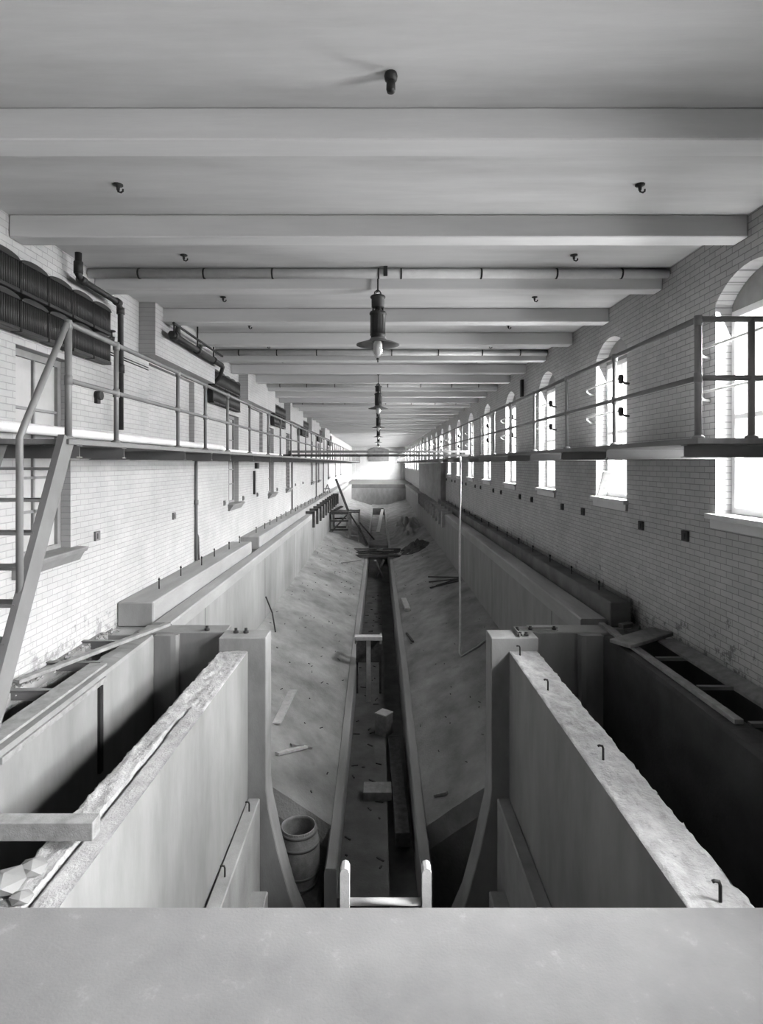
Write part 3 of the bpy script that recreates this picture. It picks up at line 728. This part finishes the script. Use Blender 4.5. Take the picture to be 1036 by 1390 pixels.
for i, (z, y1) in enumerate(((EYE+1.76, 13.3), (EYE+1.72, 13.3))):
    solo('conduit', MB().tube([(-W+.009, 9.15, z), (-W+.009, 10.85, z)], .010, 6), M['iron'], 'thin conduit on the left wall beside the steam pipe, %s of two' % ('upper', 'lower')[i], 'conduit', 'thin wall conduits')
solo('conduit', MB().tube([(-W+.03, 14.35, EYE+2.2), (-W+.03, 14.35, DT+.1)], .028, 8), M['iron'], 'dark vertical conduit on the left wall before the second radiators', 'conduit')
mb = MB().tube([(-W+.045, 13.6, DT-.06), (-W+.045, 13.6, .36)], .035, 10)
mb.tube([(-W+.045, 13.68, .95), (-W+.06, 13.70, .88), (-W+.07, 13.72, .36)], .022, 8)
mb.tube([(-W+.045, 13.6, 1.65), (-W+.045, 13.6, 1.75)], .05, 10)
solo('drain_pipe', mb, M['steel'], 'grey drain pipe down the left wall below the walkway, nearest the viewpoint', 'pipe', 'drain pipes on the left wall')
for i, y in enumerate((28.7, 39.8, 45.0)):
    solo('drain_pipe', MB().tube([(-W+.045, y, DT-.06), (-W+.045, y, .35)], .04, 8), M['steel'], 'grey drain pipe down the left wall below the walkway, %s from the viewpoint' % nth(i+2), 'pipe', 'drain pipes on the left wall')
jb = thing('wall_bell', 'small round iron bell box on the left wall above the walkway', 'box', (-W+.04, 9.0, EYE+.83))
Yb = 800*W/384
mb = MB(); 
n0 = len(mb.v); mb.tube([(-W+.002, Yb, EYE+1.02), (-W+.09, Yb, EYE+1.02)], .07, 12)
mb.box(-W+.002, -W+.05, Yb-.05, Yb+.05, EYE+.90, EYE+1.0)
mb.build('bell', M['iron'], jb)
# small square iron plates in pairs along both walls
for i in range(10):
    for j, dy in enumerate((0, 1.37)):
        y = 8.13 + PITCH*i + dy
        mb = MB().box(W-.035, W-.001, y-.075, y+.075, 1.53, 1.67); mb.box(W-.05, W-.035, y-.03, y+.03, 1.56, 1.64)
        solo('wall_plate', mb, M['wood_dark'], 'small square iron plate low on the right wall, %s from the viewpoint' % nth(2*i+j+1), 'plate', 'plates on the right wall')
for i, y in enumerate((8.86, 12.2, 16.2, 18.45, 20.6, 24.6, 30, 33)):
    mb = MB().box(-W+.001, -W+.035, y-.07, y+.07, 1.44, 1.58); mb.box(-W+.035, -W+.05, y-.03, y+.03, 1.47, 1.55)
    solo('wall_plate', mb, M['steel'], 'small square iron plate low on the left wall, %s from the viewpoint' % nth(i+1), 'plate', 'plates on the left wall')
solo('wall_strap', MB().box(-W+.001, -W+.06, 19.95, 20.12, 1.55, 2.35), M['iron'], 'tall narrow black iron strap on the left wall below the walkway', 'strap')
solo('wall_box', MB().box(-W+.001, -W+.1, 20.2, 20.5, 2.42, 2.62), M['iron'], 'black box just under the left walkway above the iron strap', 'box')
for i, (y, z) in enumerate(((17.3, EYE+2.2), (56, EYE+2.2))):
    solo('wall_strap', MB().box(W-.08, W-.001, y-.08, y+.08, z-.25, z+.25), M['iron'], 'narrow black iron strap high on the right wall, %s one' % ('nearer', 'farther')[i], 'strap', 'straps on the right wall')
# guard bars across the right windows
g0 = None
for i, k in enumerate(WK):
    a = Y0 + PITCH*k; b = a + WW
    if a > 60 or a < 1: continue
    for z, w in ((EYE+.90, 'lower'), (EYE+1.45, 'upper')):
        lab = '%s guard bar across the right wall window, %s window from the viewpoint end' % (w, nth(i+1))
        if g0 is None:
            root = thing('guard_bar', lab, 'bar', (W-.14, (a+b)/2, z), 'window guard bars'); g0 = root; gy, gz = a, z
            MB().tube([(W-.14, a-.1, z), (W-.14, b+.12, z)], .016, 8).build('bar', M['paint'], root)
            MB().tube([(W-.002, a-.10, z-.10), (W-.08, a-.10, z-.09), (W-.135, a-.10, z-.05), (W-.14, a-.10, z+.01)], .022, 8).build('bracket', M['steel'], root)
            MB().tube([(W-.002, b+.12, z-.10), (W-.08, b+.12, z-.09), (W-.135, b+.12, z-.05), (W-.14, b+.12, z+.01)], .018, 8).build('bracket', M['paint'], root)
            MB().lathe([(0, -.1), (.035, -.09), (.045, -.03), (.045, .03), (.03, .05), (0, .05)], (W-.14, a-.10, z), 10).build('clamp', M['iron'], root)
        else: dup(g0, (0, a-gy, z-gz), lab)
# board leaning in a right window
solo('leaning_board', MB().beam((W+.05, 11.38, SILL+.03), (W+.02, 10.98, SILL+.50), .16, .03), M['wood_grey'], 'short board leaning on the sill of a right window', 'board', bevel=.003)

# ------------------------------------------------------------------ things in the tank
def trz(x, y): return bedz(x, y)
# barrel
bx, by = -1.28, 9.42; bz = DEEP + .001
top = EYE - 5.78; HB = top - bz
HB = .92; bz = top - HB
solo('earth_mound', MB().box(-1.75, -.88, 8.98, 9.9, DEEP+.001, bz), M['earth'], 'rough earth step under the barrel behind the bulkhead', 'ground', None, None, .06)
root = thing('barrel', 'open wooden barrel standing in the tank behind the left bulkhead pier', 'barrel', (bx, by, bz))
def brad(t): return .275 + .060*math.sin(PI*t)
prof = [(0, .05)] + [(brad(i/14)-.018, .05+(HB-.05)*i/14) for i in range(15)] + [(brad(i/14), HB*i/14) for i in range(14, -1, -1)] + [(0, 0)]
mb = MB(); ns = 20
vs = []; 
mb.lathe(prof, (bx, by, bz), 40)
for k in range(ns):       # raised staves
    a = 2*PI*k/ns; w_ = .5*2*PI/ns*.9
    rows = []
    for i in range(15):
        t = i/14; r = brad(t)+.004
        rows.append([(bx+r*math.cos(a+w_*q), by+r*math.sin(a+w_*q), bz+HB*t) for q in (-1, -.5, 0, .5, 1)])
    mb.grid(rows)
mb.build('staves', M['wood_grey'], root)
for t in (.06, .26, .74, .94):
    MB().lathe([(brad(t-.025)+.006, HB*(t-.025)), (brad(t-.025)+.012, HB*(t-.025)), (brad(t+.025)+.012, HB*(t+.025)), (brad(t+.025)+.006, HB*(t+.025))], (bx, by, bz), 40).build('hoop', M['steel'], root)
# stand in the trough
Y = 16.4
root = thing('work_stand', 'rough wooden T-shaped work stand with a pale top board, standing in the trough', 'stand', (0, Y, TD))
a = P(482, 866, Y); b = P(519, 866, Y)
tz = a.z
MB().box(a.x, b.x, Y-.12, Y+.12, tz-.04, tz+.06).build('top_board', M['wood_pale'], root, bevel=.004)
MB().box(-.34, -.22, Y-.05, Y+.03, TD+.001, tz-.041).build('front_post', M['wood_pale'], root, bevel=.004)
for x in (a.x+.04, b.x-.05): MB().box(x-.03, x+.03, Y+.55, Y+.62, TD+.001, tz-.2).build('rear_leg', M['wood_dark'], root)
for x in (a.x+.03, b.x-.04): MB().box(x-.03, x+.03, Y-.1, Y+.62, tz-.14, tz-.041).build('side_rail', M['wood_grey'], root)
MB().box(a.x+.02, b.x-.02, Y+.5, Y+.54, tz-.85, tz-.15).build('back_boards', M['wood_dark'], root)
# boxes and blocks in the trough
root = thing('wooden_block', 'upright square wooden block with pale top standing in the trough', 'block', (.12, 14.45, TD))
c_ = Vector((.135, 14.45, TD+.25)); d_ = Vector((math.cos(.95), math.sin(.95), 0))
MB().beam(c_ - d_*.16, c_ + d_*.16, .32, .50).build('body', M['wood_grey'], root, bevel=.006)
c_.z = TD+.512
MB().beam(c_ - d_*.165, c_ + d_*.165, .33, .022).build('top_board', M['wood_pale'], root, bevel=.003)
solo('timber_block', MB().box(-.30, .26, 11.55, 11.95, TD+.002, TD+.17), M['wood_grey'], 'squat timber block lying across the trough floor near the bulkhead', 'timber', bevel=.008)
solo('gutter_beam', MB().beam((.36, 14.1, TD-.03), (.43, 10.4, TD-.03), .26, .26), M['wood_dark'], 'long dark timber beam lying in the gutter of the trough', 'timber', bevel=.008)
# ladder at the floor edge
root = thing('ladder', 'wooden ladder top leaning on the near floor edge in the middle', 'ladder', (.05, 3.75, DEEP))
for px, w in ((468.5, 'l'), (579, 'r')):
    Y = 3.58; x = (px-514)/F*Y
    pr = [(x-.028, -.2), (x+.028, -.2), (x+.028, .135), (x+.018, .158), (x, .166), (x-.018, .158), (x-.028, .135)]
    mb = MB().prism(pr, Y-.04, Y+.04, 'y')
    mb.beam((x, Y, -.2), (x, Y+.75, DEEP+.05), .056, .09)
    mb.build('side_rail', M['wood_pale'], root)
for i in range(14):
    t = i/14; z = -.062 - t*4.9; y = 3.58 + max(0, (-.2-z))*.15
    MB().tube([(-.19, y, z), (.275, y, z)], .022, 10).build('rung', M['wood_pale'], root)
# boards on the left bed
def board(px0, py0, px1, py1, w, h, mat, lab, grp=None, name='plank', lift=0):
    def hit(px, py):
        lo, hi = 8.0, 70.0
        for _ in range(60):
            m_ = (lo+hi)/2; p = P(px, py, m_)
            if p.z > bedz(p.x, p.y): lo = m_
            else: hi = m_
        p = P(px, py, lo); p.z = bedz(p.x, p.y) + h/2 + .012 + lift; return p
    a, b = hit(px0, py0), hit(px1, py1)
    return solo(name, MB().beam(a, b, w, h), mat, lab, 'plank', grp, None, .003)
board(374, 984, 397, 938, .22, .03, M['wood_pale'], 'wide pale plank lying on the left bed beside the bulkhead pier')
board(376, 1026, 416, 1016, .09, .05, M['wood_pale'], 'narrow pale batten lying on the left bed below the wide plank')
board(395, 1013, 423, 1017, .07, .04, M['wood_grey'], 'short grey batten lying behind the narrow pale batten on the left bed')
board(548, 815, 554, 830, .20, .10, M['wood_pale'], 'short thick pale board by the right trough kerb')
for i, (q0, q1, q2, q3) in enumerate(((582, 784, 625, 785), (583, 791, 624, 787), (584, 799, 626, 789), (592, 796, 622, 787))):
    board(q0, q1, q2, q3, .07, .05, M['wood_dark'], 'dark stick fanned out on the right bed near the rope, %s' % ('topmost', 'second', 'lowest', 'third')[i], 'fanned sticks on the right bed', 'stick')
board(552, 861, 561, 873, .06, .05, M['wood_dark'], 'dark scrap of wood on the right bed beside the kerb', None, 'stick')
board(464, 765, 490, 761, .06, .04, M['wood_grey'], 'thin stick lying on the left bed before the lumber heap', None, 'stick')
board(590, 1083, 607, 1079, .06, .05, M['wood_grey'], 'grey stick lying low on the right bed near the bulkhead', None, 'stick')
# chips
mb = MB()
for i in range(170):
    sx = random.choice((-1, -1, 1)); x = sx*random.uniform(.9, 3.2); y = random.uniform(10.3, 36)
    l = random.uniform(.01, .045); a = random.uniform(0, PI); z = bedz(x, y)+.012
    mb.beam((x-l*math.cos(a), y-l*math.sin(a), z), (x+l*math.cos(a), y+l*math.sin(a), z+.01), random.uniform(.01, .022), .012)
for i in range(60):
    x = random.uniform(-.6, .1); y = random.uniform(9.5, 30); l = random.uniform(.02, .09); a = random.uniform(0, PI)
    mb.beam((x-l*math.cos(a), y-l*math.sin(a), TD+.012), (x+l*math.cos(a), y+l*math.sin(a), TD+.012), .025, .02)
solo('wood_chips', mb, M['wood_dark'], 'dark wood chips and scraps scattered over the tank bed', 'debris', None, 'stuff', 0, False)
# iron bracket leaning at left tank wall foot
b = P(374, 850, 16.5); b.z = bedz(b.x, b.y)+.03; a = P(361, 810, 16.95)
solo('bent_iron', MB().tube([a, a.lerp(b, .5)+Vector((.05, 0, .04)), b], .02, 8), M['iron'], 'bent iron bar leaning against the left tank wall', 'bar')

# lumber heap bridging the trough
for i in range(9):
    x0 = -1.75 + random.uniform(-.3, .3); x1 = 1.55 + random.uniform(-.5, .4); y = 34.2 + .28*i + random.uniform(-.1, .1)
    zl = EYE - 5.42 + .06*(i % 3)
    if i in (2, 5): x0, x1 = -1.2, .9
    solo('plank', MB().beam((x0, y, zl), (x1, y + random.uniform(-.3, .3), zl + random.uniform(0, .05)), .24, .05), M['wood_dark'],
         'dark plank of the lumber heap across the trough, %s from the near side' % nth(i+1), 'plank', 'lumber heap across the trough', None, .004)
for i in range(7):
    a = Vector((-1.2+.36*i, 34.6+.2*(i % 4), EYE-5.2)); ang = random.uniform(-.5, .5)
    solo('stick', MB().beam(a, a+Vector((1.1*math.cos(ang), 1.1*math.sin(ang), random.uniform(.02, .16))), .09, .05), M['wood_grey'] if i % 2 else M['wood_dark'],
         'short loose stick on top of the lumber heap, %s from the left' % nth(i+1), 'stick', 'sticks on the lumber heap')
solo('saw_buck', MB().beam((-.15, 33.9, EYE-6.55), (.3, 33.5, EYE-5.5), .12, .12).beam((.25, 33.9, EYE-6.55), (-.2, 33.4, EYE-5.5), .12, .12), M['wood_grey'], 'crossed props under the lumber heap in the trough', 'prop')
def mound(cx, cy, rx, ry, h, name, m, lab, seed):
    rows = []
    for i in range(25):
        rows.append([])
        for j in range(25):
            u_, v_ = -1+2*i/24, -1+2*j/24; r = math.sqrt(u_*u_+v_*v_)
            x = cx+rx*u_; y = cy+ry*v_
            k_ = max(0, 1-r)**.8
            rows[-1].append((x, y, bedz(x, y) - .05 + h*k_*max(0, .75+1.5*noise.noise(Vector((x*3.2, y*2.2, seed)))) + .03))
    return solo(name, MB().grid(rows), m, lab, 'heap', None, None, 0, False)
mound(2.15, 35.2, .9, 2.0, .35, 'dirt_heap', M['earth'], 'dark heap of dirt on the right bed beside the lumber', 3)
mound(2.1, 46.0, 1.1, 6.0, .8, 'sand_heap', M['bed'], 'large pale heap of sand farther along the right bed', 8)
# scaffold
Y = 40.0
root = thing('scaffold', 'rough wooden scaffold standing on the left bed by the tank wall', 'scaffold', (-2.3, Y, EYE-5.0))
for x in (-3.15, -2.15, -1.95, -1.35):
    for y in (Y, Y+1.6):
        t = EYE - (3.35 if x < -2 else 3.25)
        MB().box(x-.05, x+.05, y-.04, y+.04, bedz(x, y)-.02, t).build('post', M['wood_grey'], root)
for z in (3.4, 3.9, 4.5):
    for y in (Y-.06, Y+1.66):
        MB().box(-3.25, -2.05, y-.02, y+.02, EYE-z-.06, EYE-z+.06).build('rail', M['wood_dark'], root)
for z in (3.3, 4.2, 4.9):
    MB().box(-2.0, -1.28, Y-.085, Y-.045, EYE-z-.05, EYE-z+.05).build('rail', M['wood_grey'], root)
MB().beam((-3.15, Y-.1, EYE-4.6), (-2.15, Y-.1, EYE-3.5), .03, .1).build('brace', M['wood_dark'], root)
MB().beam((-1.95, Y-.12, EYE-3.4), (-1.38, Y-.12, EYE-4.3), .03, .1).build('brace', M['wood_dark'], root)
MB().beam((-1.38, Y-.12, EYE-4.2), (-.75, Y-.3, EYE-5.5), .05, .14).build('brace', M['wood_dark'], root)
for j in range(4):
    MB().box(-3.3, -1.3, Y-.1+.45*j, Y+.3+.45*j, EYE-3.35, EYE-3.28).build('platform_board', M['wood_dark'], root)
MB().beam(P(473, 694, Y-.14), P(456, 650, Y-.2), .07, .16).build('raised_board', M['wood_dark'], root)
MB().beam((-3.0, Y+.3, EYE-3.2), (-2.5, Y+.5, EYE-2.95), .5, .05).build('loose_board', M['wood_dark'], root)
MB().beam((-1.3, Y, EYE-4.0), (-.3, Y+1, EYE-5.3), .05, .08).build('brace', M['wood_dark'], root)
# formwork clamps over the copings
for sx, w in ((-1, 'left'), (1, 'right')):
    for i in range(11):
        y = 29.5 + 1.75*i
        xi = TW-.07 if sx > 0 else TW-.035; cw = .12
        x0, x1 = sorted((sx*(xi-cw), sx*xi)); 
        mb = MB().box(x0, x1, y, y+.16, -.62, .18); xa, xb = sorted((sx*(xi-cw), sx*(xi+.42))); mb.box(xa, xb, y, y+.16, .075, .2)
        solo('formwork_clamp', mb, M['wood_dark'] if sx < 0 else M['wood_pale'], 'wooden formwork clamp hooked over the %s coping, %s from the near end' % (w, nth(i+1)), 'clamp', 'formwork clamps on the %s coping' % w, None, .008)
# long plank in the far trough
solo('plank', MB().beam((-.05, 48.5, EYE-5.66), (.42, 64.5, EYE-5.05), .30, .05), M['wood_pale'], 'very long pale plank sloping up the far trough', 'plank')
solo('plank', MB().box(3.735, 3.92, 37.6, 48, -.055, -.01), M['wood_pale'], 'long pale plank lying on the right ground behind the coping', 'plank')
solo('plaster_partition', MB().box(W-.32, W-.004, *PANEL, -.058, DT-.18), M['conc_cop'], 'grey plastered partition against the right wall under the walkway far off', 'partition', None, None, .01, False)
solo('concrete_block', MB().box(3.72, 3.92, 36.6, 37.2, -.055, .35), M['conc_light'], 'pale concrete block at the near end of the plastered partition', 'block', bevel=.01)
root = thing('trestle', 'small wooden trestle standing on the left ledge far off', 'trestle', (-3.95, 45, .345))
MB().beam((-4.15, 45, .347), (-3.9, 45.0, 1.0), .06, .06).build('leg', M['wood_grey'], root); MB().beam((-3.7, 45, .347), (-3.9, 45.0, 1.0), .06, .06).build('leg', M['wood_grey'], root)
MB().box(-4.2, -3.7, 44.95, 45.05, .62, .7).build('cross_rail', M['wood_grey'], root)

# ------------------------------------------------------------------ light
wld = bpy.data.worlds.new('sky'); S.world = wld; wld.use_nodes = True
bg = wld.node_tree.nodes['Background']; bg.inputs[0].default_value = (1, 1, 1, 1); bg.inputs[1].default_value = 1.6
def daylight(y, z, sy, sz, e, x=W+.60, rot=PI/2 - .42):
    l = bpy.data.lights.new('daylight', 'AREA'); l.shape = 'RECTANGLE'; l.size = sz; l.size_y = sy; l.energy = e; l.spread = math.radians(125); l.color = (1, 1, 1)
    o = bpy.data.objects.new('daylight', l); COL.objects.link(o); o.location = (x, y, z); o.rotation_euler = (0, rot, 0)
    return o
for k in WK:
    y = Y0 + PITCH*k + WW/2
    e = 380
    if y > 50: e = 900
    if y > 84: e = 700
    daylight(y, (SILL+SPRING)/2, 1.5, 2.7, e)

sl_ = bpy.data.lights.new('sun', 'SUN'); sl_.energy = 36.0; sl_.angle = math.radians(36)
so = bpy.data.objects.new('sun', sl_); COL.objects.link(so)
so.rotation_euler = Vector((-.75, .28, -.46)).to_track_quat('-Z', 'Y').to_euler()

# ------------------------------------------------------------------ camera and view
cam = bpy.data.cameras.new('camera'); co = bpy.data.objects.new('camera', cam); COL.objects.link(co)
co.location = (0, 0, EYE); co.rotation_euler = (PI/2, 0, 0)
cam.sensor_fit = 'HORIZONTAL'; cam.sensor_width = 36; cam.lens = 36*F/1036
cam.shift_x = 4/1036; cam.shift_y = -66/1036
cam.clip_end = 300; cam.clip_start = .05
S.camera = co
S.view_settings.view_transform = 'Standard'; S.view_settings.look = 'None'; S.view_settings.gamma = 1
S.view_settings.use_curve_mapping = False
S.view_settings.exposure = .5
S.cycles.use_denoising = True
S.cycles.max_bounces = 10; S.cycles.diffuse_bounces = 1
for o in list(bpy.data.objects):
    if '_o' in o: del o['_o']
